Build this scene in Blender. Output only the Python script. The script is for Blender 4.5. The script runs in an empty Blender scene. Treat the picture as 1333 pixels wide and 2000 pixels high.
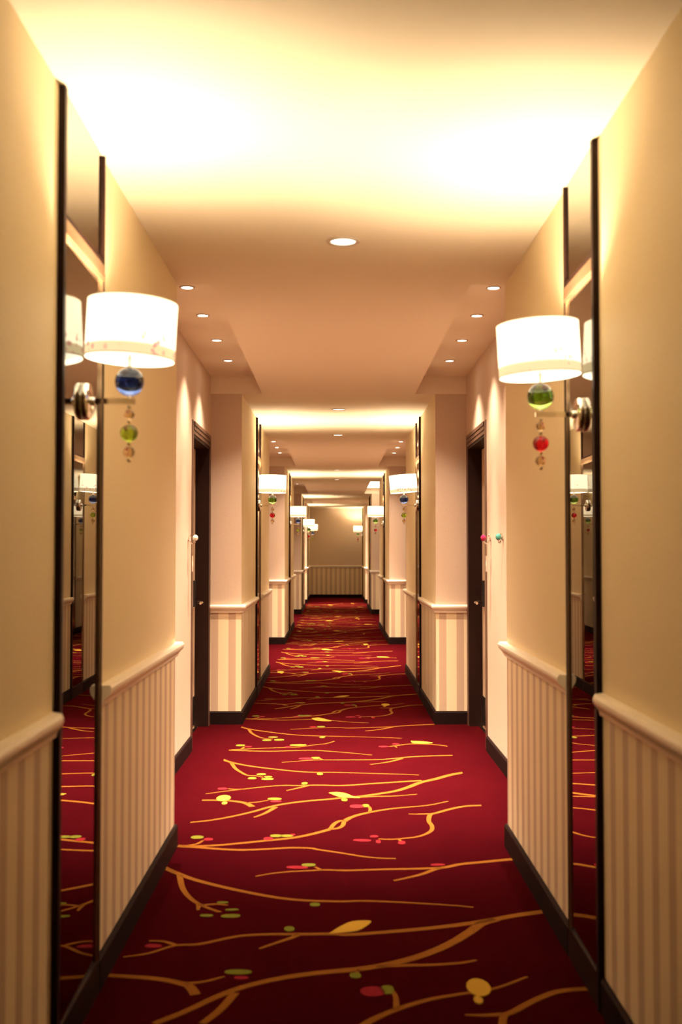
import bpy, bmesh, math, random
from mathutils import Vector

# ------------------------------------------------------------------ camera, world, exposure
scene = bpy.context.scene
COL = scene.collection
F_PX, W_PX, H_PX = 2150.0, 1333.0, 2000.0
cam_data = bpy.data.cameras.new('camera')
cam = bpy.data.objects.new('camera', cam_data)
COL.objects.link(cam)
cam_data.sensor_fit = 'VERTICAL'
cam_data.sensor_height = 36.0
cam_data.lens = 36.0 * F_PX / H_PX
cam_data.clip_start = 0.05
cam_data.clip_end = 200
cam.location = (-0.028, 0.0, 1.355)
cam.rotation_euler = (math.radians(90) + math.atan(76.5 / F_PX), 0.0, -math.atan(11.5 / F_PX))
cam_data.dof.use_dof = True
cam_data.dof.focus_distance = 9.0
cam_data.dof.aperture_fstop = 3.0
scene.camera = cam

world = bpy.data.worlds.new('world')
scene.world = world
world.use_nodes = True
world.node_tree.nodes['Background'].inputs[0].default_value = (1.0, 0.62, 0.36, 1)
world.node_tree.nodes['Background'].inputs[1].default_value = 0.0

vs = scene.view_settings
vs.view_transform = 'Standard'
vs.look = 'None'
vs.gamma = 1.0
vs.use_curve_mapping = False
vs.exposure = 0.32
scene.cycles.use_denoising = True
scene.cycles.use_adaptive_sampling = True
scene.cycles.adaptive_threshold = 0.06
scene.cycles.adaptive_min_samples = 20
scene.cycles.max_bounces = 9
scene.cycles.diffuse_bounces = 4
scene.cycles.glossy_bounces = 4
scene.cycles.transmission_bounces = 8
scene.cycles.sample_clamp_indirect = 6.0
scene.cycles.caustics_refractive = False
scene.cycles.blur_glossy = 0.5

LAMP_W = 44.0            # bulb of each wall lamp
SPOT_W = 125.0          # doorway spot, wide spill
BEAM_W = 560.0          # doorway spot, tight beam to the floor
CENTRE_W = 4.0          # dim centre downlight
SHADE_E = 1.8
BULB_COL = (1.0, 0.78, 0.51)
SPOT_COL = (1.0, 0.77, 0.56)

# ------------------------------------------------------------------ dimensions (metres)
HW = 0.766              # half width of the corridor
BACK = 1.012            # back wall of the doorway alcoves
POCKET = 0.606          # inner edge of the raised alcove ceiling
H = 2.6
HP = 2.74               # raised alcove ceiling
END = 32.0
START = -3.0
PIERS = [(START, 5.1), (8.68, 12.3), (16.1, 19.7), (23.8, 26.9), (28.7, END)]
ALCOVES = [(5.1, 8.68), (12.3, 16.1), (19.7, 23.8), (26.9, 28.7)]
OUT = 1.6
RAIL_T, RAIL_B = 0.935, 0.872

# ------------------------------------------------------------------ helpers
class MB:
    """collects boxes, lathes, tubes and ribbons; build() links ONE mesh object"""
    def __init__(self):
        self.v, self.f, self.m, self.s = [], [], [], []
    def face(self, idx, mat=0, smooth=False):
        self.f.append(idx); self.m.append(mat); self.s.append(smooth)
    def quad(self, pts, mat=0, smooth=False):
        b = len(self.v); self.v += [tuple(p) for p in pts]
        self.face(tuple(range(b, b + len(pts))), mat, smooth)
    def box(self, x0, x1, y0, y1, z0, z1, mats=(0, 0, 0, 0, 0, 0)):
        """mats: -x +x -y +y -z +z"""
        x0, x1 = min(x0, x1), max(x0, x1)
        b = len(self.v)
        self.v += [(x, y, z) for z in (z0, z1) for y in (y0, y1) for x in (x0, x1)]
        for q, m in zip(((0, 4, 6, 2), (1, 3, 7, 5), (0, 1, 5, 4), (2, 6, 7, 3), (0, 2, 3, 1), (4, 5, 7, 6)), mats):
            self.face(tuple(b + i for i in q), m)
    def lathe(self, prof, n=32, axis='z', o=(0, 0, 0), mat=0, smooth=True):
        """prof: (radius, height) along the axis"""
        rings = []
        for r, h in prof:
            ring = []
            for k in range(n):
                a = 2 * math.pi * k / n
                c, s = r * math.cos(a), r * math.sin(a)
                p = {'z': (c, s, h), 'x': (h, c, s), 'y': (s, h, c)}[axis]
                ring.append(len(self.v)); self.v.append((p[0] + o[0], p[1] + o[1], p[2] + o[2]))
                if r < 1e-6:
                    break
            rings.append(ring)
        for a, b in zip(rings, rings[1:]):
            if len(a) == 1 and len(b) == 1:
                continue
            for k in range(n):
                j = (k + 1) % n
                if len(a) == 1:
                    self.face((a[0], b[j], b[k]), mat, smooth)
                elif len(b) == 1:
                    self.face((a[k], a[j], b[0]), mat, smooth)
                else:
                    self.face((a[k], a[j], b[j], b[k]), mat, smooth)
    def sphere(self, r, o=(0, 0, 0), n=24, m=14, mat=0, squash=1.0):
        self.lathe([(r * math.sin(math.pi * k / m), -r * squash * math.cos(math.pi * k / m)) for k in range(m + 1)], n, 'z', o, mat)
    def tube(self, pts, r, n=8, mat=0, cap=True):
        pts = [Vector(p) for p in pts]
        rings = []
        for i, p in enumerate(pts):
            t = (pts[min(i + 1, len(pts) - 1)] - pts[max(i - 1, 0)]).normalized()
            up = Vector((0, 0, 1)) if abs(t.z) < 0.9 else Vector((1, 0, 0))
            u = t.cross(up).normalized(); w = t.cross(u)
            ring = []
            for k in range(n):
                a = 2 * math.pi * k / n
                ring.append(len(self.v)); self.v.append(tuple(p + (u * math.cos(a) + w * math.sin(a)) * r))
            rings.append(ring)
        for a, b in zip(rings, rings[1:]):
            for k in range(n):
                j = (k + 1) % n
                self.face((a[k], a[j], b[j], b[k]), mat, True)
        if cap:
            self.face(tuple(rings[0]), mat); self.face(tuple(reversed(rings[-1])), mat)
    def profile(self, path, prof, mat=0, smooth=False, mitre=''):
        """sweep a wall moulding: path = [(x,y)] on the wall line, prof = [(out,z)]; out is to the left of the path"""
        n = len(path)
        rows = []
        for i, (x, y) in enumerate(path):
            p = Vector((x, y))
            nrm = []
            if i > 0:
                d = (p - Vector(path[i - 1])).normalized(); nrm.append(Vector((-d.y, d.x)))
            if i < n - 1:
                d = (Vector(path[i + 1]) - p).normalized(); nrm.append(Vector((-d.y, d.x)))
            if len(nrm) == 2:
                b = (nrm[0] + nrm[1]); b = b / max(1e-6, b.dot(nrm[0]))
            else:
                b = nrm[0]
            row = []
            slide = Vector((0, 0))
            if i == 0 and 's' in mitre:
                slide = (Vector(path[1]) - p).normalized()
            if i == n - 1 and 'e' in mitre:
                slide = (Vector(path[-2]) - p).normalized()
            for o, z in prof:
                q = p + b * o + slide * o
                row.append(len(self.v)); self.v.append((q.x, q.y, z))
            rows.append(row)
        k = len(prof)
        for a, b in zip(rows, rows[1:]):
            for i in range(k):
                j = (i + 1) % k
                self.face((a[i], a[j], b[j], b[i]), mat, smooth)
        self.face(tuple(rows[0]), mat); self.face(tuple(reversed(rows[-1])), mat)
    def build(self, name, mats, parent=None, fix=True):
        me = bpy.data.meshes.new(name)
        me.from_pydata(self.v, [], self.f)
        if not isinstance(mats, (list, tuple)):
            mats = [mats]
        for m in mats:
            me.materials.append(m)
        me.polygons.foreach_set('material_index', self.m)
        me.polygons.foreach_set('use_smooth', self.s)
        if fix:
            bm = bmesh.new(); bm.from_mesh(me)
            bmesh.ops.recalc_face_normals(bm, faces=bm.faces)
            bm.to_mesh(me); bm.free()
        me.update()
        o = bpy.data.objects.new(name, me)
        COL.objects.link(o)
        if parent is not None:
            o.parent = parent
        return o

def tag(o, label=None, cat=None, group=None, kind=None):
    if label: o['label'] = label
    if cat: o['category'] = cat
    if group: o['group'] = group
    if kind: o['kind'] = kind
    return o

def struct(o, label):
    return tag(o, label, kind='structure')

def empty(name, loc=(0, 0, 0)):
    o = bpy.data.objects.new(name, None)
    o.empty_display_size = 0.05
    o.location = loc
    COL.objects.link(o)
    return o

def copy_tree(o, parent=None):
    c = o.copy()
    COL.objects.link(c)
    c.parent = parent
    for ch in [x for x in o.children]:
        copy_tree(ch, c)
    return c

# ------------------------------------------------------------------ materials
class NT:
    def __init__(self, name):
        self.mat = bpy.data.materials.new(name)
        self.mat.use_nodes = True
        self.t = self.mat.node_tree
        self.p = self.t.nodes['Principled BSDF']
        self.out = self.t.nodes['Material Output']
    def n(self, kind, **kw):
        nd = self.t.nodes.new(kind)
        for k, v in kw.items():
            setattr(nd, k, v)
        return nd
    def link(self, a, b):
        self.t.links.new(a, b)
    def val(self, sock, v):
        if hasattr(v, 'is_output') or hasattr(v, 'links'):
            self.link(v, sock)
        else:
            sock.default_value = v
    def math(self, op, a, b=0.0, c=None, clamp=False):
        nd = self.n('ShaderNodeMath', operation=op, use_clamp=clamp)
        self.val(nd.inputs[0], a); self.val(nd.inputs[1], b)
        if c is not None: self.val(nd.inputs[2], c)
        return nd.outputs[0]
    def mix(self, fac, a, b):
        nd = self.n('ShaderNodeMix', data_type='RGBA')
        self.val(nd.inputs[0], fac)
        self.val(nd.inputs[6], a if hasattr(a, 'links') else (*a, 1)); self.val(nd.inputs[7], b if hasattr(b, 'links') else (*b, 1))
        return nd.outputs[2]
    def coord(self, which='Object'):
        tc = self.n('ShaderNodeTexCoord')
        sp = self.n('ShaderNodeSeparateXYZ')
        self.link(tc.outputs[which], sp.inputs[0])
        return tc.outputs[which], sp.outputs[0], sp.outputs[1], sp.outputs[2]
    def noise(self, vec, scale, detail=2.0, rough=0.5):
        nd = self.n('ShaderNodeTexNoise')
        nd.inputs['Scale'].default_value = scale
        nd.inputs['Detail'].default_value = detail
        nd.inputs['Roughness'].default_value = rough
        self.link(vec, nd.inputs['Vector'])
        return nd.outputs[0]
    def bump(self, h, strength, dist=0.002):
        nd = self.n('ShaderNodeBump')
        nd.inputs['Strength'].default_value = strength
        nd.inputs['Distance'].default_value = dist
        self.link(h, nd.inputs['Height'])
        self.link(nd.outputs[0], self.p.inputs['Normal'])
    def set(self, **kw):
        for k, v in kw.items():
            self.val(self.p.inputs[k.replace('_', ' ')], v)
        return self

def plain(name, col, rough=0.5, metal=0.0, **kw):
    m = NT(name)
    m.set(Base_Color=(*col, 1), Roughness=rough, Metallic=metal, **kw)
    return m.mat

def grainy(name, col, col2, scale, rough, bump=0.2, dist=0.001, sheen=0.0, tint=None, spec=None):
    m = NT(name)
    vec, x, y, z = m.coord()
    nz = m.noise(vec, scale, 3)
    m.set(Base_Color=m.mix(nz, col, col2), Roughness=rough)
    m.bump(nz, bump, dist)
    if spec is not None:
        m.p.inputs['Specular IOR Level'].default_value = spec
    if sheen:
        m.p.inputs['Specular IOR Level'].default_value = 0.0
        m.p.inputs['Sheen Weight'].default_value = sheen
        m.p.inputs['Sheen Roughness'].default_value = 0.35
        m.p.inputs['Sheen Tint'].default_value = (*(tint or col2), 1)
    return m.mat

def striped(name, axis):
    m = NT(name)
    vec, x, y, z = m.coord()
    c = x if axis == 'x' else y
    t = m.math('FRACT', m.math('DIVIDE', m.math('ADD', c, 50.0), 0.138))
    # soft-edged band: 1 on the mauve half
    up = m.math('MULTIPLY', m.math('SUBTRACT', t, 0.02), 25.0, clamp=True)
    dn = m.math('MULTIPLY', m.math('SUBTRACT', 0.48, t), 25.0, clamp=True)
    band = m.math('MULTIPLY', up, dn)
    nz = m.noise(vec, 260, 2)
    colr = m.mix(band, (0.86, 0.72, 0.48), (0.58, 0.425, 0.30))
    m.set(Base_Color=m.mix(m.math('MULTIPLY', nz, 0.18), colr, (0.45, 0.30, 0.18)), Roughness=0.55)
    m.bump(m.math('ADD', m.math('MULTIPLY', band, 0.4), m.math('MULTIPLY', nz, 0.3)), 0.3, 0.001)
    return m.mat

def carpet_mat():
    m = NT('carpet')
    vec, x, y, z = m.coord()
    nz = m.noise(vec, 420, 2, 0.7)
    big = m.noise(vec, 3.0, 3, 0.6)
    base = m.mix(big, (0.025, 0.0012, 0.0036), (0.046, 0.0023, 0.0042))
    m.set(Base_Color=m.mix(m.math('MULTIPLY', nz, 0.5), base, (0.014, 0.0005, 0.0013)), Roughness=0.95)
    m.p.inputs['Specular IOR Level'].default_value = 0.0
    m.p.inputs['Sheen Weight'].default_value = 0.5
    m.p.inputs['Sheen Roughness'].default_value = 0.2
    m.p.inputs['Sheen Tint'].default_value = (1.0, 0.075, 0.055, 1)
    m.bump(nz, 0.5, 0.004)
    return m.mat

def shade_mat(name, flip):
    """lit paper drum: cream, a tinted hem and printed blossom twigs near the hem"""
    m = NT(name)
    vec, x, y, z = m.coord()
    hem = m.math('MULTIPLY', m.math('SUBTRACT', 0.034, z), 200.0, clamp=True)
    mp = m.n('ShaderNodeMapping'); mp.inputs['Scale'].default_value = (1, 1, 0.8)
    mp.inputs['Location'].default_value = (flip, flip * 0.7, 0.3)
    m.link(vec, mp.inputs[0])
    vo = m.n('ShaderNodeTexVoronoi'); vo.inputs['Scale'].default_value = 55
    m.link(mp.outputs[0], vo.inputs['Vector'])
    petals = m.math('MULTIPLY', m.math('SUBTRACT', 0.42, vo.outputs['Distance']), 8.0, clamp=True)
    where = m.noise(mp.outputs[0], 11, 2)
    clump = m.math('MULTIPLY', m.math('SUBTRACT', where, 0.47), 14.0, clamp=True)
    low = m.math('MULTIPLY', m.math('SUBTRACT', 0.10, z), 16.0, clamp=True)
    flower = m.math('MULTIPLY', m.math('MULTIPLY', petals, clump), low)
    paper = m.mix(m.noise(mp.outputs[0], 24, 3), (1.0, 0.80, 0.50), (1.0, 0.88, 0.62))
    c = m.mix(m.math('MULTIPLY', hem, 0.95), paper, (0.44, 0.33, 0.17))
    c = m.mix(m.math('MULTIPLY', flower, 0.85), c, (0.36, 0.13, 0.10))
    m.set(Base_Color=c, Roughness=0.8, Emission_Color=c, Emission_Strength=SHADE_E)
    return m.mat

def ball_mat(name, col, painted_glow):
    """clear crystal with a coloured band round its middle"""
    m = NT(name)
    vec, x, y, z = m.coord()
    az = m.math('ABSOLUTE', m.math('ADD', z, 0.002))
    band = m.math('MULTIPLY', m.math('SUBTRACT', 0.022, az), 220.0, clamp=True)
    low = m.math('MULTIPLY', m.math('SUBTRACT', -0.008, z), 60.0, clamp=True)  # bottom of the band coloured brighter, imitating lamp light refracted through the glass
    c = m.mix(band, (0.95, 0.90, 0.82), m.mix(low, col, painted_glow))
    m.set(Base_Color=c, Roughness=0.0, IOR=1.5, Transmission_Weight=1.0)
    return m.mat

M = {}
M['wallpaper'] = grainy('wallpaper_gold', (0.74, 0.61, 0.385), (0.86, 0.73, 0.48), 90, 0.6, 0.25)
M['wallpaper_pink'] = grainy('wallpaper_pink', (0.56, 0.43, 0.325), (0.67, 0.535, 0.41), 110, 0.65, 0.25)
M['stripe_y'] = striped('striped_paper_along', 'y')
M['stripe_x'] = striped('striped_paper_across', 'x')
M['ceiling'] = grainy('ceiling_paint', (0.82, 0.72, 0.56), (0.84, 0.745, 0.585), 40, 0.75, 0.05)
M['trim'] = plain('cream_gloss', (0.93, 0.85, 0.72), 0.35)
M['base'] = grainy('dark_stained_wood', (0.008, 0.0025, 0.0025), (0.014, 0.0045, 0.004), 30, 0.6, 0.1, spec=0.1)
M['frame'] = grainy('dark_bronze', (0.012, 0.004, 0.003), (0.022, 0.008, 0.005), 25, 0.5, 0.05, spec=0.15)
M['casing'] = grainy('brown_wood', (0.08, 0.034, 0.02), (0.12, 0.054, 0.034), 22, 0.4, 0.1)
M['leaf_door'] = grainy('pale_door', (0.72, 0.52, 0.33), (0.80, 0.60, 0.40), 18, 0.4, 0.05)
M['champagne'] = plain('champagne_metal', (0.62, 0.42, 0.26), 0.25, 0.8)
M['mirror'] = plain('tinted_mirror', (0.30, 0.285, 0.25), 0.012, 1.0)
M['chrome'] = plain('chrome', (0.86, 0.82, 0.76), 0.08, 1.0)
M['brass'] = plain('satin_nickel', (0.80, 0.70, 0.52), 0.22, 1.0)
M['black'] = plain('black_metal', (0.02, 0.017, 0.016), 0.3, 0.3)
M['carpet'] = carpet_mat()
def yarn(name, a, b):
    return grainy(name, a, b, 300, 0.95, 0.4, 0.003, 0.25, (0.9, 0.55, 0.2))
M['branch'] = yarn('gold_yarn', (0.17, 0.056, 0.008), (0.23, 0.082, 0.013))
M['leaf_g'] = yarn('olive_yarn', (0.10, 0.105, 0.01), (0.15, 0.15, 0.02))
M['leaf_r'] = yarn('crimson_yarn', (0.16, 0.006, 0.015), (0.22, 0.01, 0.02))
M['bird'] = yarn('yellow_yarn', (0.36, 0.20, 0.02), (0.46, 0.27, 0.04))
M['shade'] = [shade_mat('printed_shade_a', 0.13), shade_mat('printed_shade_b', 0.71)]
M['shade_in'] = plain('shade_lining', (0.95, 0.88, 0.75), 0.8, 0, Emission_Color=(1.0, 0.86, 0.62, 1), Emission_Strength=2.5)
M['diffuser'] = plain('shade_diffuser', (0.9, 0.86, 0.78), 0.7, 0, Emission_Color=(1.0, 0.86, 0.62, 1), Emission_Strength=1.5)
M['bulb'] = plain('bulb_glow', (1, 0.9, 0.7), 0.5, 0, Emission_Color=(1.0, 0.85, 0.6, 1), Emission_Strength=14.0)
M['ball_blue'] = ball_mat('crystal_blue', (0.007, 0.024, 0.22), (0.03, 0.13, 0.78))
M['ball_green'] = ball_mat('crystal_green', (0.12, 0.32, 0.015), (0.28, 0.55, 0.05))
def gem(name, col, t=1.0):
    return plain(name, col, 0.0, 0, Transmission_Weight=t, IOR=1.5)
M['bead_green'] = gem('green_bead', (0.42, 0.66, 0.06))
M['bead_red'] = gem('red_bead', (0.80, 0.02, 0.04))
M['bead_clear'] = gem('smoky_bead', (0.76, 0.58, 0.34))
M['teal'] = gem('teal_glass', (0.10, 0.42, 0.36), 0.3)
M['ruby'] = gem('ruby_glass', (0.55, 0.02, 0.10), 0.3)
M['pearl'] = gem('clear_glass', (0.95, 0.92, 0.80), 0.5)
M['tag'] = plain('frosted_tag', (0.80, 0.66, 0.50), 0.3, 0, Transmission_Weight=0.3)
M['lens_spot'] = plain('spot_lens', (1, 1, 1), 0.5, 0, Emission_Color=(1.0, 0.9, 0.75, 1), Emission_Strength=18.0)
M['lens_dim'] = plain('dim_lens', (1, 1, 1), 0.5, 0, Emission_Color=(1.0, 0.85, 0.66, 1), Emission_Strength=2.5)
M['ring'] = plain('white_ring', (0.62, 0.52, 0.42), 0.5)

BRANCHES = [
    [([(-0.763,4.773),(-0.682,4.672),(-0.583,4.573),(-0.419,4.453),(-0.249,4.355),(-0.126,4.319),(-0.006,4.31),(0.024,4.311),(0.106,4.314),(0.268,4.29),(0.428,4.258),(0.498,4.236)], 0.036, 0.014),
     ([(-0.679,4.66),(-0.645,4.495),(-0.604,4.375),(-0.551,4.281),(-0.475,4.198),(-0.457,4.193)], 0.03, 0.016),
     ([(-0.551,4.281),(-0.546,4.207)], 0.026, 0.012),
     ([(-0.538,4.266),(-0.484,4.28),(-0.438,4.265)], 0.024, 0.012)],
    [([(-0.736,3.729),(-0.658,3.763),(-0.578,3.836),(-0.495,3.85),(-0.372,3.925),(-0.264,3.945),(-0.154,3.945),(-0.044,3.948),(0.02,3.941),(0.133,3.961),(0.286,3.998),(0.443,4.048),(0.567,4.103),(0.651,4.145),(0.775,4.192)], 0.014, 0.046),
     ([(-0.287,3.803),(-0.237,3.854),(-0.182,3.909),(-0.154,3.945)], 0.014, 0.03),
     ([(-0.675,3.881),(-0.627,3.877),(-0.579,3.844)], 0.012, 0.022)],
    [([(-0.765,3.573),(-0.67,3.558),(-0.581,3.538),(-0.511,3.504),(-0.481,3.479),(-0.454,3.415)], 0.03, 0.04),
     ([(-0.498,3.504),(-0.441,3.518),(-0.38,3.559)], 0.024, 0.012)],
    [([(-0.547,3.21),(-0.469,3.294),(-0.389,3.399),(-0.319,3.47),(-0.239,3.524),(-0.142,3.569),(-0.043,3.598),(0.05,3.62),(0.155,3.665),(0.265,3.74),(0.369,3.849),(0.457,3.975),(0.505,4.053),(0.566,4.098)], 0.03, 0.05),
     ([(-0.41,3.209),(-0.367,3.308),(-0.335,3.43)], 0.028, 0.034),
     ([(0.106,3.643),(0.189,3.65),(0.293,3.655),(0.392,3.673),(0.441,3.697)], 0.03, 0.014),
     ([(0.05,3.62),(0.039,3.575)], 0.016, 0.01)],
    [([(-0.36,4.639),(-0.297,4.679),(-0.221,4.706),(-0.143,4.72),(-0.071,4.73),(0.023,4.723),(0.183,4.738),(0.343,4.748),(0.441,4.765),(0.517,4.814),(0.612,4.844),(0.715,4.878),(0.763,4.89)], 0.012, 0.04),
     ([(0.213,4.576),(0.271,4.615),(0.337,4.667),(0.393,4.732),(0.428,4.761)], 0.016, 0.034),
     ([(-0.086,4.726),(-0.114,4.778)], 0.02, 0.012)],
    [([(-0.774,6.044),(-0.662,6.043),(-0.583,6.023),(-0.51,5.975),(-0.467,5.892)], 0.03, 0.04),
     ([(-0.51,5.975),(-0.45,5.998),(-0.392,6.042)], 0.022, 0.012)],
    [([(-0.773,5.549),(-0.665,5.592),(-0.551,5.68),(-0.45,5.787),(-0.382,5.876),(-0.31,5.947),(-0.198,6.014),(-0.054,6.069),(0.017,6.101),(0.089,6.123),(0.2,6.187),(0.314,6.27),(0.394,6.373),(0.472,6.498),(0.564,6.59),(0.679,6.723),(0.784,6.801)], 0.022, 0.05),
     ([(-0.441,5.659),(-0.389,5.749),(-0.344,5.882)], 0.014, 0.034),
     ([(0.104,6.113),(0.198,6.132),(0.307,6.144),(0.429,6.186)], 0.03, 0.014)],
    [([(-0.755,6.198),(-0.649,6.269),(-0.55,6.324),(-0.441,6.382),(-0.33,6.421),(-0.238,6.414),(-0.131,6.427),(0.02,6.417),(0.172,6.463),(0.327,6.509),(0.421,6.535),(0.484,6.553)], 0.014, 0.04),
     ([(-0.303,6.284),(-0.236,6.354),(-0.188,6.414)], 0.014, 0.03),
     ([(-0.641,6.334),(-0.591,6.317),(-0.55,6.324)], 0.014, 0.026)],
    [([(-0.779,7.246),(-0.695,7.12),(-0.567,6.998),(-0.406,6.899),(-0.251,6.822),(-0.137,6.795),(-0.058,6.798),(0.102,6.777),(0.261,6.752),(0.379,6.736),(0.48,6.712)], 0.036, 0.014),
     ([(-0.695,7.12),(-0.655,6.939),(-0.614,6.824),(-0.56,6.712),(-0.506,6.694),(-0.459,6.65)], 0.03, 0.016)],
    [([(-0.371,7.118),(-0.262,7.159),(-0.176,7.192),(-0.064,7.199),(0.025,7.198),(0.238,7.206),(0.367,7.25),(0.456,7.295),(0.588,7.332),(0.785,7.354)], 0.014, 0.04),
     ([(0.194,7.044),(0.275,7.095),(0.346,7.161),(0.41,7.25)], 0.016, 0.034),
     ([(-0.104,7.191),(-0.129,7.251)], 0.02, 0.014)],
    [([(-0.778,7.557),(-0.65,7.533),(-0.482,7.509),(-0.316,7.531),(-0.191,7.544),(-0.066,7.507),(0.115,7.423),(0.218,7.366)], 0.04, 0.016),
     ([(-0.737,7.566),(-0.572,7.611),(-0.406,7.648),(-0.279,7.672),(-0.153,7.768),(-0.093,7.802),(-0.033,7.902)], 0.03, 0.016),
     ([(-0.671,7.584),(-0.658,7.674)], 0.022, 0.016)],
    [([(-0.763,8.554),(-0.678,8.436),(-0.531,8.31),(-0.341,8.182),(-0.159,8.127),(-0.063,8.116),(0.127,8.087),(0.317,8.058),(0.457,8.023)], 0.036, 0.014),
     ([(-0.682,8.425),(-0.645,8.238),(-0.564,8.049),(-0.476,7.997)], 0.03, 0.016)],
    [([(0.35,7.683),(0.412,7.734),(0.507,7.786),(0.625,7.775),(0.713,7.733),(0.779,7.671)], 0.03, 0.03),
     ([(0.385,7.734),(0.398,7.642)], 0.02, 0.012)],
    [([(-0.369,8.423),(-0.212,8.48),(-0.024,8.509),(0.085,8.484),(0.286,8.521),(0.408,8.545),(0.544,8.608),(0.783,8.672)], 0.014, 0.04),
     ([(0.201,8.349),(0.302,8.409),(0.418,8.533)], 0.016, 0.034)],
]
KNOTS = [
    [([(-0.761,5.119),(-0.662,5.112),(-0.565,5.128),(-0.47,5.16),(-0.374,5.197),(-0.276,5.234),(-0.21,5.267),(-0.144,5.319),(-0.09,5.373),(-0.049,5.421)], 0.03, 0.034),
     ([(-0.053,5.413),(-0.013,5.436),(0.01,5.494),(0.018,5.585)], 0.026, 0.026),
     ([(-0.051,5.424),(-0.031,5.525),(-0.005,5.579),(0.019,5.588)], 0.026, 0.026),
     ([(0.016,5.573),(0.064,5.672),(0.151,5.762),(0.256,5.835),(0.353,5.875),(0.468,5.919),(0.585,6.013)], 0.036, 0.014),
     ([(0.153,5.762),(0.156,5.862),(0.137,5.931)], 0.024, 0.014),
     ([(-0.702,5.124),(-0.667,5.153),(-0.647,5.211)], 0.024, 0.014)],
    [([(-0.759,5.112),(-0.659,5.092),(-0.559,5.063),(-0.46,5.046),(-0.364,5.055),(-0.236,5.08),(-0.139,5.073),(-0.109,5.052),(-0.007,4.997),(0.092,4.938),(0.171,4.909),(0.24,4.902)], 0.036, 0.014)],
    [([(0.787,5.917),(0.673,5.9),(0.587,5.84),(0.5,5.75),(0.462,5.709),(0.443,5.577),(0.45,5.486),(0.442,5.399),(0.411,5.328),(0.363,5.273),(0.305,5.246),(0.24,5.227),(0.177,5.233)], 0.034, 0.016),
     ([(0.351,5.725),(0.405,5.722),(0.463,5.728)], 0.012, 0.03),
     ([(0.269,5.238),(0.283,5.184)], 0.02, 0.012)],
]
LEAVES = [(-0.462,4.298,0.04,0.03,'g'),
    (-0.418,4.212,0.047,0.029,'g'),
    (-0.506,4.146,0.045,0.037,'g'),
    (-0.416,4.141,0.065,0.051,'g'),
    (-0.105,4.271,0.035,0.054,'g'),
    (-0.652,3.831,0.053,0.044,'r'),
    (-0.192,4.0,0.033,0.065,'g'),
    (-0.34,3.596,0.08,0.052,'g'),
    (-0.326,3.548,0.043,0.037,'r'),
    (0.037,3.565,0.033,0.058,'g'),
    (-0.19,4.768,0.085,0.055,'r'),
    (-0.142,4.804,0.055,0.056,'g'),
    (0.416,4.804,0.058,0.041,'r'),
    (-0.359,6.073,0.07,0.069,'g'),
    (-0.348,6.014,0.054,0.047,'r'),
    (0.023,6.05,0.031,0.088,'g'),
    (-0.206,6.474,0.032,0.088,'g'),
    (-0.671,6.334,0.049,0.071,'r'),
    (-0.476,6.737,0.052,0.074,'g'),
    (-0.43,6.664,0.044,0.058,'g'),
    (-0.523,6.622,0.048,0.071,'g'),
    (-0.43,6.6,0.066,0.071,'g'),
    (-0.12,6.746,0.033,0.081,'g'),
    (-0.217,7.243,0.088,0.077,'r'),
    (-0.157,7.264,0.056,0.086,'g'),
    (-0.688,7.736,0.06,0.088,'g'),
    (-0.629,7.683,0.043,0.058,'r'),
    (-0.351,7.672,0.043,0.057,'r'),
    (-0.286,7.744,0.107,0.088,'g'),
    (-0.48,8.075,0.063,0.074,'g'),
    (-0.517,7.945,0.062,0.082,'g'),
    (-0.43,7.96,0.066,0.093,'g'),
    (-0.121,8.073,0.039,0.095,'g'),
    (0.31,7.683,0.063,0.071,'r'),
    (0.397,7.786,0.046,0.063,'r'),
    (-0.199,8.539,0.047,0.059,'r'),
    (-0.137,8.551,0.057,0.071,'g')]
KNOT_LEAVES = [(0.134,5.91,0.036,0.086,'g'),
    (0.088,5.897,0.068,0.096,'r'),
    (-0.681,5.267,0.054,0.073,'g'),
    (-0.624,5.229,0.04,0.061,'r'),
    (-0.343,5.24,0.04,0.072,'r'),
    (-0.309,5.291,0.051,0.063,'g'),
    (-0.258,5.291,0.054,0.058,'g'),
    (-0.229,5.312,0.02,0.037,'r'),
    (0.099,5.207,0.077,0.053,'r'),
    (0.158,5.279,0.036,0.049,'r'),
    (0.174,5.185,0.021,0.074,'r'),
    (0.282,5.166,0.031,0.074,'r')]
BIRDS = [[(-0.051,3.947),(-0.01,4.022),(0.037,4.078),(0.103,4.082),(0.086,4.028),(0.05,3.977),(-0.01,3.958)],
    [(-0.064,6.222),(-0.018,6.238),(0.033,6.205),(0.068,6.139),(0.11,6.094),(0.017,6.107),(-0.019,6.14)],
    [(0.512,7.908),(0.589,7.891),(0.663,7.838),(0.627,7.795),(0.527,7.812)],
    [(-0.219,8.983),(-0.163,9.015),(-0.1,8.921),(-0.056,8.84),(-0.13,8.833),(-0.192,8.881)]]
ROUND_BIRDS = [(-0.64, 6.093, 0.078, 0.15, -0.623, 5.975), (0.418, 3.467, 0.075, 0.141, 0.405, 3.371)]
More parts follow.
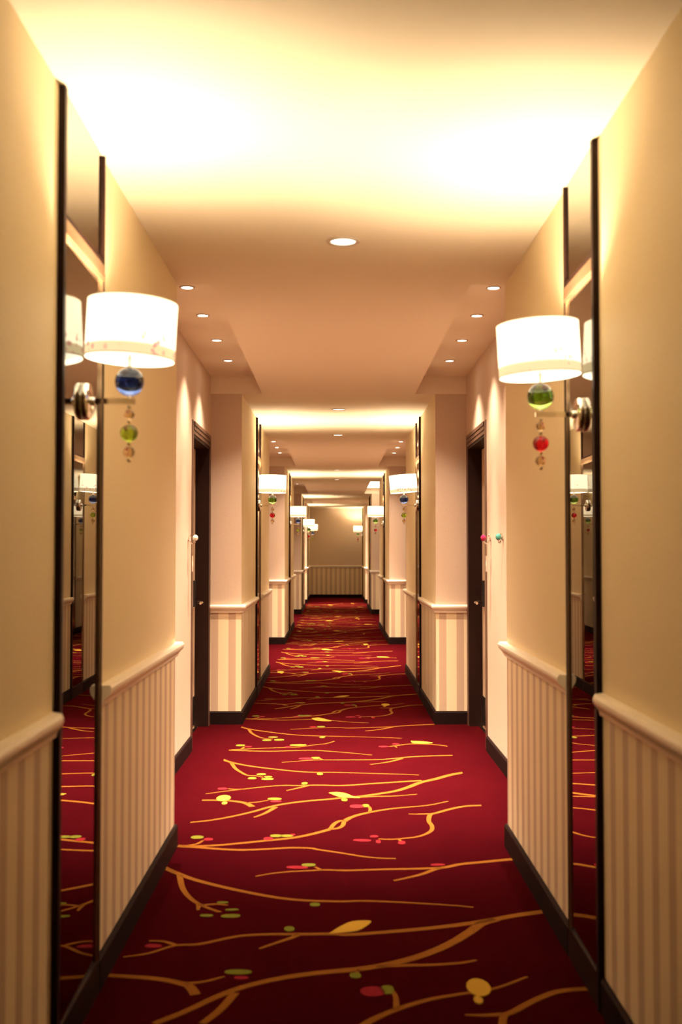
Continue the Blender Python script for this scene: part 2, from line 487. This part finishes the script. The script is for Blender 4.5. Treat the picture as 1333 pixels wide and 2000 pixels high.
# ------------------------------------------------------------------ floor: carpet with woven branches
def build_floor():
    m = MB()
    m.box(-OUT, OUT, START, END + 0.3, -0.12, 0.0)
    fl = m.build('floor', M['carpet'])
    struct(fl, 'dark red corridor carpet woven with golden branches, leaves and birds')

    def smooth_line(pts, n=5):
        P = [Vector((p[0], p[1])) for p in pts]
        if len(P) < 3:
            return P
        out = []
        for i in range(len(P) - 1):
            a, b, c, d = P[max(i - 1, 0)], P[i], P[i + 1], P[min(i + 2, len(P) - 1)]
            for k in range(n):
                t = k / n
                out.append(0.5 * ((2 * b) + (c - a) * t + (2 * a - 5 * b + 4 * c - d) * t * t + (3 * b - a - 3 * c + d) * t ** 3))
        out.append(P[-1])
        return out

    def ribbon(mb, pts, w0, w1, dy, zt):
        L = smooth_line(pts)
        k = 0.85
        base = len(mb.v)
        for i, p in enumerate(L):
            t = (L[min(i + 1, len(L) - 1)] - L[max(i - 1, 0)]).normalized()
            nrm = Vector((-t.y, t.x))
            f = i / (len(L) - 1)
            w = (w0 + (w1 - w0) * f) * 0.5 * k
            for sgn in (1, -1):
                q = p + nrm * w * sgn
                x = max(-0.752, min(0.752, q.x))
                mb.v.append((x, q.y + dy, zt)); mb.v.append((x, q.y + dy, 0.0))
        for i in range(len(L) - 1):
            a = base + 4 * i; b = a + 4
            mb.face((a, a + 2, b + 2, b)); mb.face((a + 1, a, b, b + 1)); mb.face((a + 2, a + 3, b + 3, b + 2))

    def blob(mb, cx, cy, w, h, zt, tip=True, ang=0.0, n=14):
        base = len(mb.v)
        for i in range(n):
            a = 2 * math.pi * i / n
            c, s = math.cos(a), math.sin(a)
            r = (1 - 0.35 * abs(s) ** 0.7 * (1 if tip else 0))
            px, py = c * w / 2 * (1.12 if tip else 1), s * h / 2 * r * (1.25 if tip else 1)
            q = (px * math.cos(ang) - py * math.sin(ang) + cx, px * math.sin(ang) + py * math.cos(ang) + cy)
            mb.v.append((q[0], q[1], zt)); mb.v.append((q[0], q[1], 0.0))
        mb.face(tuple(base + 2 * i for i in range(n)))
        for i in range(n):
            a = base + 2 * i; b = base + 2 * ((i + 1) % n)
            mb.face((a, a + 1, b + 1, b))

    def outline(mb, pts, dy, zt):
        P = smooth_line(list(pts) + [pts[0]], 4)[:-1]
        base = len(mb.v)
        for p in P:
            mb.v.append((p.x, p.y + dy, zt)); mb.v.append((p.x, p.y + dy, 0.0))
        n = len(P)
        mb.face(tuple(base + 2 * i for i in range(n)))
        for i in range(n):
            a = base + 2 * i; b = base + 2 * ((i + 1) % n)
            mb.face((a, a + 1, b + 1, b))

    PER, SH = 6.3, 3.84
    items = []      # (name, material, builder)
    def add_branch(polys, sh): items.append(('woven_branch', 'branch', lambda mb, dy: [ribbon(mb, p, a, b, dy + sh, 0.0012) for p, a, b in polys]))
    def add_leaf(l, sh, i):
        x, y, w, h, c = l
        items.append(('woven_leaf', 'leaf_' + c, lambda mb, dy: blob(mb, x, y + dy + sh, w, h, 0.0018, True, 0.12 * math.sin(i * 2.3))))
    def add_bird(p, sh): items.append(('woven_bird', 'bird', lambda mb, dy: outline(mb, p, dy + sh, 0.0022)))
    def add_round(r, sh):
        def b(mb, dy):
            blob(mb, r[0], r[1] + dy + sh, r[2], r[3], 0.0022, False)
            blob(mb, r[4], r[5] + dy + sh, r[2] * 0.4, r[3] * 0.45, 0.0022, False, 0, 8)
        items.append(('woven_bird', 'bird', b))
    # motifs that already repeat under the camera's feet come first (their y lies past 8.7)
    for g in KNOTS: add_branch(g, SH)
    for i, l in enumerate(KNOT_LEAVES): add_leaf(l, SH, i)
    add_round(ROUND_BIRDS[1], PER)
    n_early = len(items)
    for g in BRANCHES: add_branch(g, 0)
    for g in KNOTS: add_branch(g, 0)
    for i, l in enumerate(LEAVES): add_leaf(l, 0, i)
    for i, l in enumerate(KNOT_LEAVES): add_leaf(l, 0, i + 5)
    for b in BIRDS: add_bird(b, 0)
    add_round(ROUND_BIRDS[0], 0)

    for i, (name, mat, build) in enumerate(items):
        mb = MB(); build(mb, 0.0)
        o = mb.build(name, M[mat], fl, fix=False)
        spots = [PER] + ([-PER] if i < n_early else [])
        for dy in spots:
            c = o.copy(); COL.objects.link(c); c.parent = fl; c.location = (0, dy, 0)
    far = {}
    for k in (2, 3):
        for name, mat, build in items:
            build(far.setdefault(mat, MB()), PER * k)
    for mat, mb in far.items():
        keep = mb.build({'branch': 'far_branches', 'leaf_g': 'far_green_leaves', 'leaf_r': 'far_red_leaves', 'bird': 'far_birds'}[mat], M[mat], fl, fix=False)
        keep['kind'] = 'stuff'
    return fl
build_floor()

# ------------------------------------------------------------------ ceiling with raised alcove pockets
def build_ceiling():
    m = MB()
    m.box(-POCKET, POCKET, START, END + 0.3, H, 3.0)
    for s in (-1, 1):
        for y0, y1 in PIERS:
            m.box(s * POCKET, s * OUT, y0, y1 + (0.3 if y1 == END else 0), H, 3.0)
        for y0, y1 in ALCOVES:
            m.box(s * POCKET, s * OUT, y0, y1, HP, 3.0)
    struct(m.build('ceiling', M['ceiling']), 'cream painted corridor ceiling with raised pockets over the doorways')
build_ceiling()

# ------------------------------------------------------------------ walls
DOOR_W, DOOR_H = 0.98, 2.17
def door_span(k):
    a1 = ALCOVES[k][1]
    return a1 - 0.09 - DOOR_W, a1 - 0.09

def build_wall(s, name, label):
    m = MB()
    # slots: 0 gold, 1 pink, 2 stripe along, 3 stripe across
    for y0, y1 in PIERS:
        y2 = y1 + (0.3 if y1 == END else 0)
        m.box(s * HW, s * OUT, y0, y2, 0.0, 0.90, (2, 2, 3, 3, 2, 2))
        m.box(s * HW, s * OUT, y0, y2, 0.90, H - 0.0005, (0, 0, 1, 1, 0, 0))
    for k, (y0, y1) in enumerate(ALCOVES):
        # the pier ends carry on up to the raised pocket
        if k < 3:
            d0, d1 = door_span(k)
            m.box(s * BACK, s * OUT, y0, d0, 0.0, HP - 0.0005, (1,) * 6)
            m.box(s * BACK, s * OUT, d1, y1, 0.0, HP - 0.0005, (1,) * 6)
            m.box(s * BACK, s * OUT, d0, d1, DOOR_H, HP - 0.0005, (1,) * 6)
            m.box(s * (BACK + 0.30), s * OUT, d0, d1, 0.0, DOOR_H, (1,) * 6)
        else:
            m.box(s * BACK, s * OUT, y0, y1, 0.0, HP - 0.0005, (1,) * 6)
    struct(m.build(name, [M['wallpaper'], M['wallpaper_pink'], M['stripe_y'], M['stripe_x']]), label)
build_wall(-1, 'wall_left', 'left corridor wall with gold paper above striped wainscot and doorway alcoves')
build_wall(1, 'wall_right', 'right corridor wall with gold paper above striped wainscot and doorway alcoves')
m = MB()
m.box(-OUT, OUT, END, END + 0.2, 0.0, 0.90, (3,) * 6)
m.box(-OUT, OUT, END, END + 0.2, 0.90, H + 0.2, (1,) * 6)
struct(m.build('wall_back', [M['wallpaper'], M['wallpaper_pink'], M['stripe_y'], M['stripe_x']]), 'far end wall of the corridor, plain above a striped wainscot')
m = MB()
m.box(-OUT, OUT, START - 0.2, START, 0.0, H + 0.2, (0,) * 6)  # unseen wall added to close off light where the corridor runs on
struct(m.build('closing_wall', [M['wallpaper']]), 'unseen closing wall added behind the viewer')

# mirrors interrupt the rails: (y0, y1) per side and pier
MIRRORS = {-1: [(2.90, 3.44), (10.22, 10.78), (17.55, 18.1), (24.8, 25.35), (29.3, 29.85)],
           1: [(3.28, 3.73), (10.15, 10.68), (17.5, 18.05), (24.8, 25.35), (31.25, 31.8)]}
RAIL = [(0, RAIL_B), (0.012, RAIL_B), (0.015, 0.884), (0.024, 0.896), (0.033, 0.905), (0.037, 0.915), (0.037, 0.925), (0.030, RAIL_T), (0, RAIL_T)]
BASE = [(0, 0.0), (0.014, 0.0), (0.014, 0.092), (0.008, 0.102), (0, 0.102)]
ORD = ['nearest', 'second', 'third', 'fourth', 'farthest']
trim_n = [0]
def sided(path, s):
    return path if s < 0 else [(-x, y) for x, y in reversed(path)]
def trims():
    for s, side in ((-1, 'left'), (1, 'right')):
        for k, (y0, y1) in enumerate(PIERS):
            a, b = MIRRORS[s][k]
            far = [(-HW, y1), (-HW, b)] if y1 == END else [(-BACK, y1), (-HW, y1), (-HW, b)]
            near = [(-HW, a), (-HW, y0)] if y0 == START else [(-HW, a), (-HW, y0), (-BACK, y0)]
            for path, where in ((far, 'beyond'), (near, 'before')):
                mi = ('e' if where == 'beyond' else 's') if s < 0 else ('s' if where == 'beyond' else 'e')
                mb = MB(); mb.profile(sided(path, s), RAIL, mitre=mi)
                trim_n[0] += 1
                struct(mb.build('trim_%d' % trim_n[0], M['trim']), 'cream chair rail on the %s wall just %s the %s mirror' % (side, where, ORD[k]))
                mb = MB(); mb.profile(sided(path, s), BASE)
                struct(mb.build('baseboard_' + side, M['base']), 'dark baseboard on the %s wall just %s the %s mirror' % (side, where, ORD[k]))
        for k, (y0, y1) in enumerate(ALCOVES):
            e = door_span(k)[0] - 0.085 if k < 3 else y1
            mb = MB(); mb.profile(sided([(-BACK, e), (-BACK, y0)], s), BASE)
            struct(mb.build('baseboard_' + side, M['base']), 'dark baseboard inside the %s %s alcove' % (ORD[k], side))
    mb = MB(); mb.profile([(HW - 0.03, END), (-HW + 0.03, END)], RAIL)
    struct(mb.build('trim_%d' % (trim_n[0] + 1), M['trim']), 'cream chair rail across the far end wall')
    mb = MB(); mb.profile([(HW - 0.012, END), (-HW + 0.012, END)], BASE)
    struct(mb.build('baseboard_back', M['base']), 'dark baseboard along the far end wall')
trims()

# ------------------------------------------------------------------ doors in the alcoves
def build_door(n, s, k):
    d0, d1 = door_span(k)
    side = 'left' if s < 0 else 'right'
    root = empty('door_%d' % n, (s * BACK, (d0 + d1) / 2, 0))
    struct(root, 'pale door in a deep dark brown frame, %s alcove on the %s' % (ORD[k], side))
    h = (d1 - d0) / 2
    X = lambda v: s * v                       # v > 0 goes into the wall
    def part(name, mat, boxes, parent=root):
        mb = MB()
        for b in boxes:
            mb.box(X(b[0]), X(b[1]), b[2], b[3], b[4], b[5])
        return mb.build(name, mat, parent)
    cw = 0.078
    def steps(y0, y1, z0, z1, horiz, inner):
        out = []
        for i, t in enumerate((0.005, 0.009, 0.013)):
            if horiz:
                out.append((-t, 0.0, y0, y1, z0 + i * 0.03, z0 + (i + 1) * 0.03 - 0.004))
        if horiz:
            out.append((-0.003, 0.0, y0, y1, z0, z1))
        else:
            out = [(-0.005, 0.0, y0, y1, z0, z1)]
        return out
    part('casing', M['casing'], steps(-h - cw, -h, 0, DOOR_H + 0.09, False, 1))
    part('casing', M['casing'], steps(h, h + cw, 0, DOOR_H + 0.09, False, -1))
    part('head_casing', M['casing'], steps(-h, h, DOOR_H, DOOR_H + 0.09, True, 0))
    part('jamb', M['frame'], [(0.0, 0.16, -h, -h + 0.022, 0, DOOR_H)])
    part('jamb', M['frame'], [(0.0, 0.16, h - 0.022, h, 0, DOOR_H)])
    part('lintel', M['frame'], [(0.0, 0.16, -h + 0.022, h - 0.022, DOOR_H - 0.022, DOOR_H)])
    leaf = part('door_leaf', M['leaf_door'], [(0.105, 0.15, -h + 0.024, h - 0.024, 0.012, DOOR_H - 0.024)])
    part('kick_plate', M['black'], [(0.100, 0.105, -h + 0.05, h - 0.05, 0.02, 0.24)], leaf)
    part('lock_plate', M['black'], [(0.086, 0.105, h - 0.165, h - 0.105, 0.93, 1.13)], leaf)
    mb = MB()
    hy, hz = h - 0.135, 0.965
    mb.tube([(X(0.090), hy, hz), (X(0.040), hy, hz), (X(0.034), hy - 0.008, hz), (X(0.032), hy - 0.03, hz), (X(0.032), hy - 0.125, hz - 0.004)], 0.0095, 10)
    mb.build('door_handle', M['chrome'], leaf)
    part('threshold', M['chrome'], [(0.07, 0.104, -h + 0.024, h - 0.024, 0.0, 0.008)])
    return root
n = 0
for k in range(3):
    for s in (-1, 1):
        n += 1
        build_door(n, s, k)

# ------------------------------------------------------------------ tall tinted mirrors
def build_mirror(s, k):
    a, b = MIRRORS[s][k]
    side = 'left' if s < 0 else 'right'
    root = empty('wall_mirror', (s * HW, (a + b) / 2, 0))
    tag(root, 'tall dark-framed tinted mirror on the %s wall, %s from the viewer' % (side, ORD[k]), 'mirror', 'full height mirrors behind the wall lamps')
    h = (b - a) / 2
    X = lambda v: -s * v                      # v > 0 stands out into the corridor
    def part(name, mat, *boxes):
        mb = MB()
        for q in boxes:
            mb.box(X(q[0]), X(q[1]), q[2], q[3], q[4], q[5])
        return mb.build(name, mat, root)
    fw, T, top = 0.024, 0.018, H - 0.002
    fw2, T2 = 0.012, 0.013
    part('stile', M['frame'], (0, T, -h, -h + fw, 0.0, top))
    part('stile', M['frame'], (0, T2, h - fw2, h, 0.0, top))
    part('bottom_rail', M['frame'], (0, T2, -h + fw, h - fw2, 0.0, 0.10))
    part('cross_rail', M['champagne'], (0, 0.014, -h + fw, h - fw2, 2.198, 2.250), (0, 0.017, -h + fw, h - fw2, 2.206, 2.222))
    part('dark_bead', M['frame'], (0, 0.012, -h + fw, h - fw2, 2.250, 2.268))  # dark bead above the cross rail
    part('inner_bead', M['champagne'], (0, 0.011, -h + fw, -h + fw + 0.018, 0.10, 2.198))
    part('inner_bead', M['champagne'], (0, 0.011, h - fw2 - 0.010, h - fw2, 0.10, 2.198))
    # the panes sit a hair out of parallel in their frames
    d = 0.0105 if s < 0 else 0.0065
    for nm, z0, z1, e0, e1 in (('lower_glass', 0.10, 2.198, fw + 0.018, fw2 + 0.010), ('upper_glass', 2.268, top, fw, fw2)):
        mb = MB()
        n0, n1 = 0.0062 + d * h, 0.0062 - d * h
        ya, yb = -h + e0, h - e1
        pts = [(X(0.0005), ya), (X(n0), ya), (X(n1), yb), (X(0.0005), yb)]
        mb.quad([(x, y, z0) for x, y in pts]); mb.quad([(x, y, z1) for x, y in pts])
        for i in range(4):
            p, q = pts[i], pts[(i + 1) % 4]
            mb.quad([(p[0], p[1], z0), (q[0], q[1], z0), (q[0], q[1], z1), (p[0], p[1], z1)])
        mb.build(nm, M['mirror'], root)
for s in (-1, 1):
    for k in range(5):
        build_mirror(s, k)

# ------------------------------------------------------------------ wall lamps
SH_R, SH_H, D_AX = 0.130, 0.168, 0.1335
def build_lamp(ball, bead, shade_i):
    """origin on the mirror face at arm height; the lamp reaches out along +x"""
    root = empty('wall_lamp')
    def at(mb, name, mat, loc, parent=root):
        o = mb.build(name, mat, parent); o.location = loc
        return o
    mb = MB(); mb.lathe([(0, 0), (0.055, 0), (0.055, 0.014), (0.050, 0.020), (0.030, 0.023), (0, 0.024)], 40, 'x')
    at(mb, 'backplate', M['chrome'], (0, 0, 0))
    mb = MB(); mb.lathe([(0, 0.024), (0.014, 0.024), (0.012, 0.034), (0, 0.034)], 20, 'x')
    at(mb, 'collar', M['chrome'], (0, 0, 0))
    mb = MB(); mb.box(0.024, D_AX + 0.016, -0.006, 0.006, -0.008, 0.008)
    at(mb, 'arm', M['chrome'], (0, 0, 0))
    mb = MB(); mb.lathe([(0, 0.008), (0.005, 0.008), (0.005, 0.016), (0, 0.016)], 12)
    at(mb, 'finial', M['brass'], (D_AX, 0, 0))
    mb = MB()
    mb.lathe([(0, 0.098), (0.012, 0.098), (0.006, 0.106), (0.005, 0.135), (0.016, 0.137), (0.016, 0.165), (0, 0.165)], 16)
    at(mb, 'stem', M['trim'], (D_AX, 0, 0))
    mb = MB(); mb.sphere(0.042, n=36, m=24)
    at(mb, 'crystal_ball', M['ball_' + ball], (D_AX, 0, 0.057))
    # drum shade: printed outside, bright lining, rolled hems
    mb = MB()
    n, t = 64, 0.0018
    mb.lathe([(SH_R - t, 0.0), (SH_R, 0.0), (SH_R, SH_H * 0.33), (SH_R, SH_H * 0.66), (SH_R, SH_H), (SH_R - t, SH_H)], n, mat=0)
    mb.lathe([(SH_R - t, SH_H), (SH_R - t, SH_H * 0.5), (SH_R - t, 0.0)], n, mat=1)
    sh = at(mb, 'lamp_shade', [M['shade'][shade_i], M['shade_in']], (D_AX, 0, 0.122))
    for z, nm in ((0.001, 'hem_ring'), (SH_H - 0.001, 'hem_ring')):
        mb = MB(); mb.tube([(SH_R * math.cos(2 * math.pi * i / 48), SH_R * math.sin(2 * math.pi * i / 48), z) for i in range(49)], 0.0013, 6, cap=False)
        mb.build(nm, M['trim'], sh)
    mb = MB()
    for i in range(3):
        a = 2 * math.pi * i / 3 + 0.4
        mb.tube([(0.012 * math.cos(a), 0.012 * math.sin(a), 0.03), ((SH_R - 0.002) * math.cos(a), (SH_R - 0.002) * math.sin(a), 0.012)], 0.0013, 6)
    mb.build('spider', M['chrome'], sh)
    mb = MB(); mb.lathe([(0.0175, 0.012), (SH_R - 0.003, 0.012), (SH_R - 0.003, 0.014), (0.0175, 0.014), (0.0175, 0.012)], 48)
    mb.build('diffuser', M['diffuser'], sh)
    # hanging beads
    z = -0.008
    for r, gap, kind in ((0.006, 0.002, 'brass'), (0.0155, 0.001, 'bead_clear'), (0.006, 0.001, 'brass'), (0.0262, 0.001, 'bead_' + bead), (0.006, 0.001, 'brass'), (0.0175, 0.001, 'bead_clear'), (0.0065, 0.0, 'brass')):
        mb = MB(); mb.sphere(r, n=20, m=12, squash=0.94)
        at(mb, 'bead' if kind != 'brass' else 'spacer', M[kind], (D_AX, 0, z - gap - r))
        z -= gap + 2 * r * 0.97
    ld = bpy.data.lights.new('bulb', 'POINT')
    ld.energy = LAMP_W; ld.color = BULB_COL; ld.shadow_soft_size = 0.03
    lo = bpy.data.objects.new('bulb_light', ld); COL.objects.link(lo)
    lo.parent = root; lo.location = (D_AX, 0, 0.122 + SH_H * 0.5)
    return root
LAMPS = [(-1, 3.19, 'blue', 'printed drum wall lamp with blue crystal ball, large at left'),
         (-1, 10.5, 'green', 'wall lamp with green crystal ball, second from the viewer on the left'),
         (-1, 17.85, 'blue', 'small blue-ball wall lamp, third along the left wall'),
         (-1, 25.1, 'green', 'small green-ball wall lamp, fourth along the left wall'),
         (-1, 29.6, 'blue', 'tiny blue-ball wall lamp, farthest along the left wall'),
         (1, 3.49, 'green', 'printed drum wall lamp with green crystal ball and red bead, large at right'),
         (1, 10.45, 'blue', 'wall lamp with blue crystal ball, second from the viewer on the right'),
         (1, 17.8, 'green', 'small green-ball wall lamp, third along the right wall'),
         (1, 31.55, 'green', 'tiny wall lamp near the far end wall on the right')]
protos = {}
TILT = {3.19: 3.0, 3.49: 3.0, 10.45: 4.5, 10.5: 1.0}
for s, y, ball, label in LAMPS:
    if ball not in protos:
        protos[ball] = build_lamp(ball, {'blue': 'green', 'green': 'red'}[ball], 0 if ball == 'blue' else 1)
        o = protos[ball]
    else:
        o = copy_tree(protos[ball])
    o.location = (s * (HW - 0.006), y, 1.79)
    o.rotation_euler = (0, 0, 0 if s < 0 else math.pi)
    for ch in o.children:
        if ch.name.startswith('lamp_shade'):
            ch.rotation_euler = (0, math.radians(TILT.get(y, 0.0)), 0)
    tag(o, label, 'wall lamp', 'printed drum wall lamps with crystal balls')

# ------------------------------------------------------------------ downlights
def build_downlight(name, r, lens, spot_deg, watts, col, tilt=0.0, beam=0.0):
    root = empty(name)
    mb = MB()
    mb.lathe([(r * 0.86, -0.001), (r * 0.90, -0.006), (r * 1.12, -0.006), (r * 1.2, -0.002), (r * 1.2, 0.0)], 36)
    mb.build('trim_ring', M['ring'], root)
    mb = MB(); mb.lathe([(0, -0.0035), (r * 0.6, -0.0033), (r * 0.88, -0.002)], 36)
    mb.build('lens', lens, root)
    ld = bpy.data.lights.new(name + '_beam', 'SPOT')
    ld.energy = watts; ld.color = col; ld.spot_size = math.radians(spot_deg); ld.spot_blend = 1.0
    ld.shadow_soft_size = r * 0.6
    lo = bpy.data.objects.new(name + '_beam', ld); COL.objects.link(lo)
    lo.parent = root; lo.location = (0, 0, -0.012)
    lo.rotation_euler = (0, -tilt, 0)
    if beam:
        bd = bpy.data.lights.new(name + '_core', 'SPOT')
        bd.energy = beam; bd.color = col; bd.spot_size = math.radians(58); bd.spot_blend = 1.0
        bd.shadow_soft_size = r * 0.6
        bo = bpy.data.objects.new(name + '_core', bd); COL.objects.link(bo)
        bo.parent = root; bo.location = (0, 0, -0.012); bo.rotation_euler = (0, -tilt, 0)
    return root
SPOTS = [(5.735, 6.42, 7.18, 7.95), (13.05, 13.85, 14.65, 15.45), (20.2, 21.0, 21.8, 22.6), (27.4, 28.2)]  # fourth alcove's pairs are unseen, added to brighten the far end
first = None
for k, ys in enumerate(SPOTS):
    for s, side in ((-1, 'left'), (1, 'right')):
        if k == 2 and s > 0:
            continue
        for i, y in enumerate(ys):
            if first is None:
                first = o = build_downlight('recessed_spotlight', 0.034, M['lens_spot'], 112, SPOT_W, SPOT_COL, math.radians(13), BEAM_W)
            else:
                o = copy_tree(first)
            o.location = (s * 0.805, y, HP)
            o.rotation_euler = (0, 0, 0 if s < 0 else math.pi)
            tag(o, 'small bright spotlight in the %s %s alcove ceiling, %s in its row' % (ORD[k], side, ['nearest', 'second', 'third', 'last'][i]), 'downlight', 'alcove spotlights')
first = None
CENTRES = [(2.25, 'first'), (4.38, 'nearest in view'), (9.62, 'just past the first pair of alcoves'), (11.75, 'just before the second pair of alcoves'),
           (16.85, 'just past the second pair of alcoves'), (19.05, 'just before the third pair of alcoves'), (24.6, 'just past the third pair of alcoves')]
for y, where in CENTRES[1:]:
    if first is None:
        first = o = build_downlight('ceiling_downlight', 0.058, M['lens_dim'], 100, CENTRE_W, BULB_COL)
    else:
        o = copy_tree(first)
    o.location = (0.004, y, H)
    tag(o, 'dim round downlight in the middle of the ceiling, ' + where, 'downlight', 'centre downlights')

# a glowing panel fills the raised pocket of the third right alcove
root = empty('light_panel', (0.81, 21.9, HP))
mb = MB(); mb.box(-0.19, 0.19, -1.75, 1.75, -0.02, -0.008)
mb.build('diffuser', plain('panel_glow', (1, 0.95, 0.85), 0.6, 0, Emission_Color=(1.0, 0.82, 0.58, 1), Emission_Strength=5.0), root)
mb = MB()
for q in ((-0.20, -0.19, -1.76, 1.76), (0.19, 0.20, -1.76, 1.76), (-0.19, 0.19, -1.76, -1.75), (-0.19, 0.19, 1.75, 1.76)):
    mb.box(q[0], q[1], q[2], q[3], -0.024, 0.0)
mb.build('panel_frame', M['trim'], root)
tag(root, 'glowing ceiling panel in the raised pocket of the third right alcove', 'light panel')

# ------------------------------------------------------------------ hooks beside the doors
def build_hook(name, ball, s, loc, out, hang, label, cat='hook'):
    root = empty(name, loc)
    tag(root, label, cat, 'glass knob hooks beside the doors')
    d = -s
    mb = MB(); mb.lathe([(0, 0), (0.016, 0), (0.015, d * 0.006), (0.008, d * 0.010), (0, d * 0.010)], 20, 'x')
    mb.sphere(0.008, (d * 0.012, 0, 0.026), 12, 8)
    mb.build('wall_plate', M['chrome'], root)
    mb = MB(); mb.tube([(d * 0.008, 0, 0), (d * 0.018, 0, -0.020), (d * (out * 0.6), 0, -0.030), (d * out, 0, -0.022), (d * out, 0, -0.010)], 0.0045, 8)
    mb.build('hook_arm', M['chrome'], root)
    mb = MB(); mb.sphere(0.0185, (0, 0, 0), 20, 14, squash=1.15)
    b = mb.build('glass_knob', M[ball], root); b.location = (d * out, 0, 0.008)
    mb = MB(); mb.lathe([(0, -0.014), (0.010, -0.013), (0.006, -0.022), (0, -0.023)], 14)
    c = mb.build('knob_cup', M['chrome'], root); c.location = (d * out, 0, 0.008)
    return root
def build_tag(s, loc, label):
    root = empty('hanging_tag', loc)
    tag(root, label, 'door tag', 'tags hanging on the hooks')
    d = -s
    mb = MB()
    mb.box(d * -0.0006, d * 0.0006, -0.006, 0.006, -0.085, 0.0)
    mb.build('loop', M['brass'], root)
    mb = MB()
    mb.box(d * -0.0012, d * 0.0012, -0.028, 0.028, -0.19, -0.085)
    mb.build('tag_plate', M['tag'], root)
    mb = MB(); mb.box(d * 0.0012, d * 0.0022, -0.014, 0.014, -0.155, -0.118)
    mb.build('sticker', M['trim'], root)
HZ = 1.435
build_hook('wall_hook', 'pearl', -1, (-BACK, 7.36, HZ), 0.05, 0, 'chrome hook with clear glass knob beside the nearest left door')
build_tag(-1, (-BACK + 0.032, 7.36, HZ - 0.026), 'translucent tag hanging from the clear-knob hook on the left')
build_hook('wall_hook', 'ruby', 1, (BACK, 7.34, HZ), 0.05, 0, 'chrome hook with ruby glass knob beside the nearest right door')
build_tag(1, (BACK - 0.032, 7.34, HZ - 0.026), 'translucent tag hanging from the ruby-knob hook on the right')
build_hook('wall_hook', 'teal', 1, (BACK, 6.80, HZ), 0.03, 0, 'chrome hook with teal glass knob near the right alcove corner')
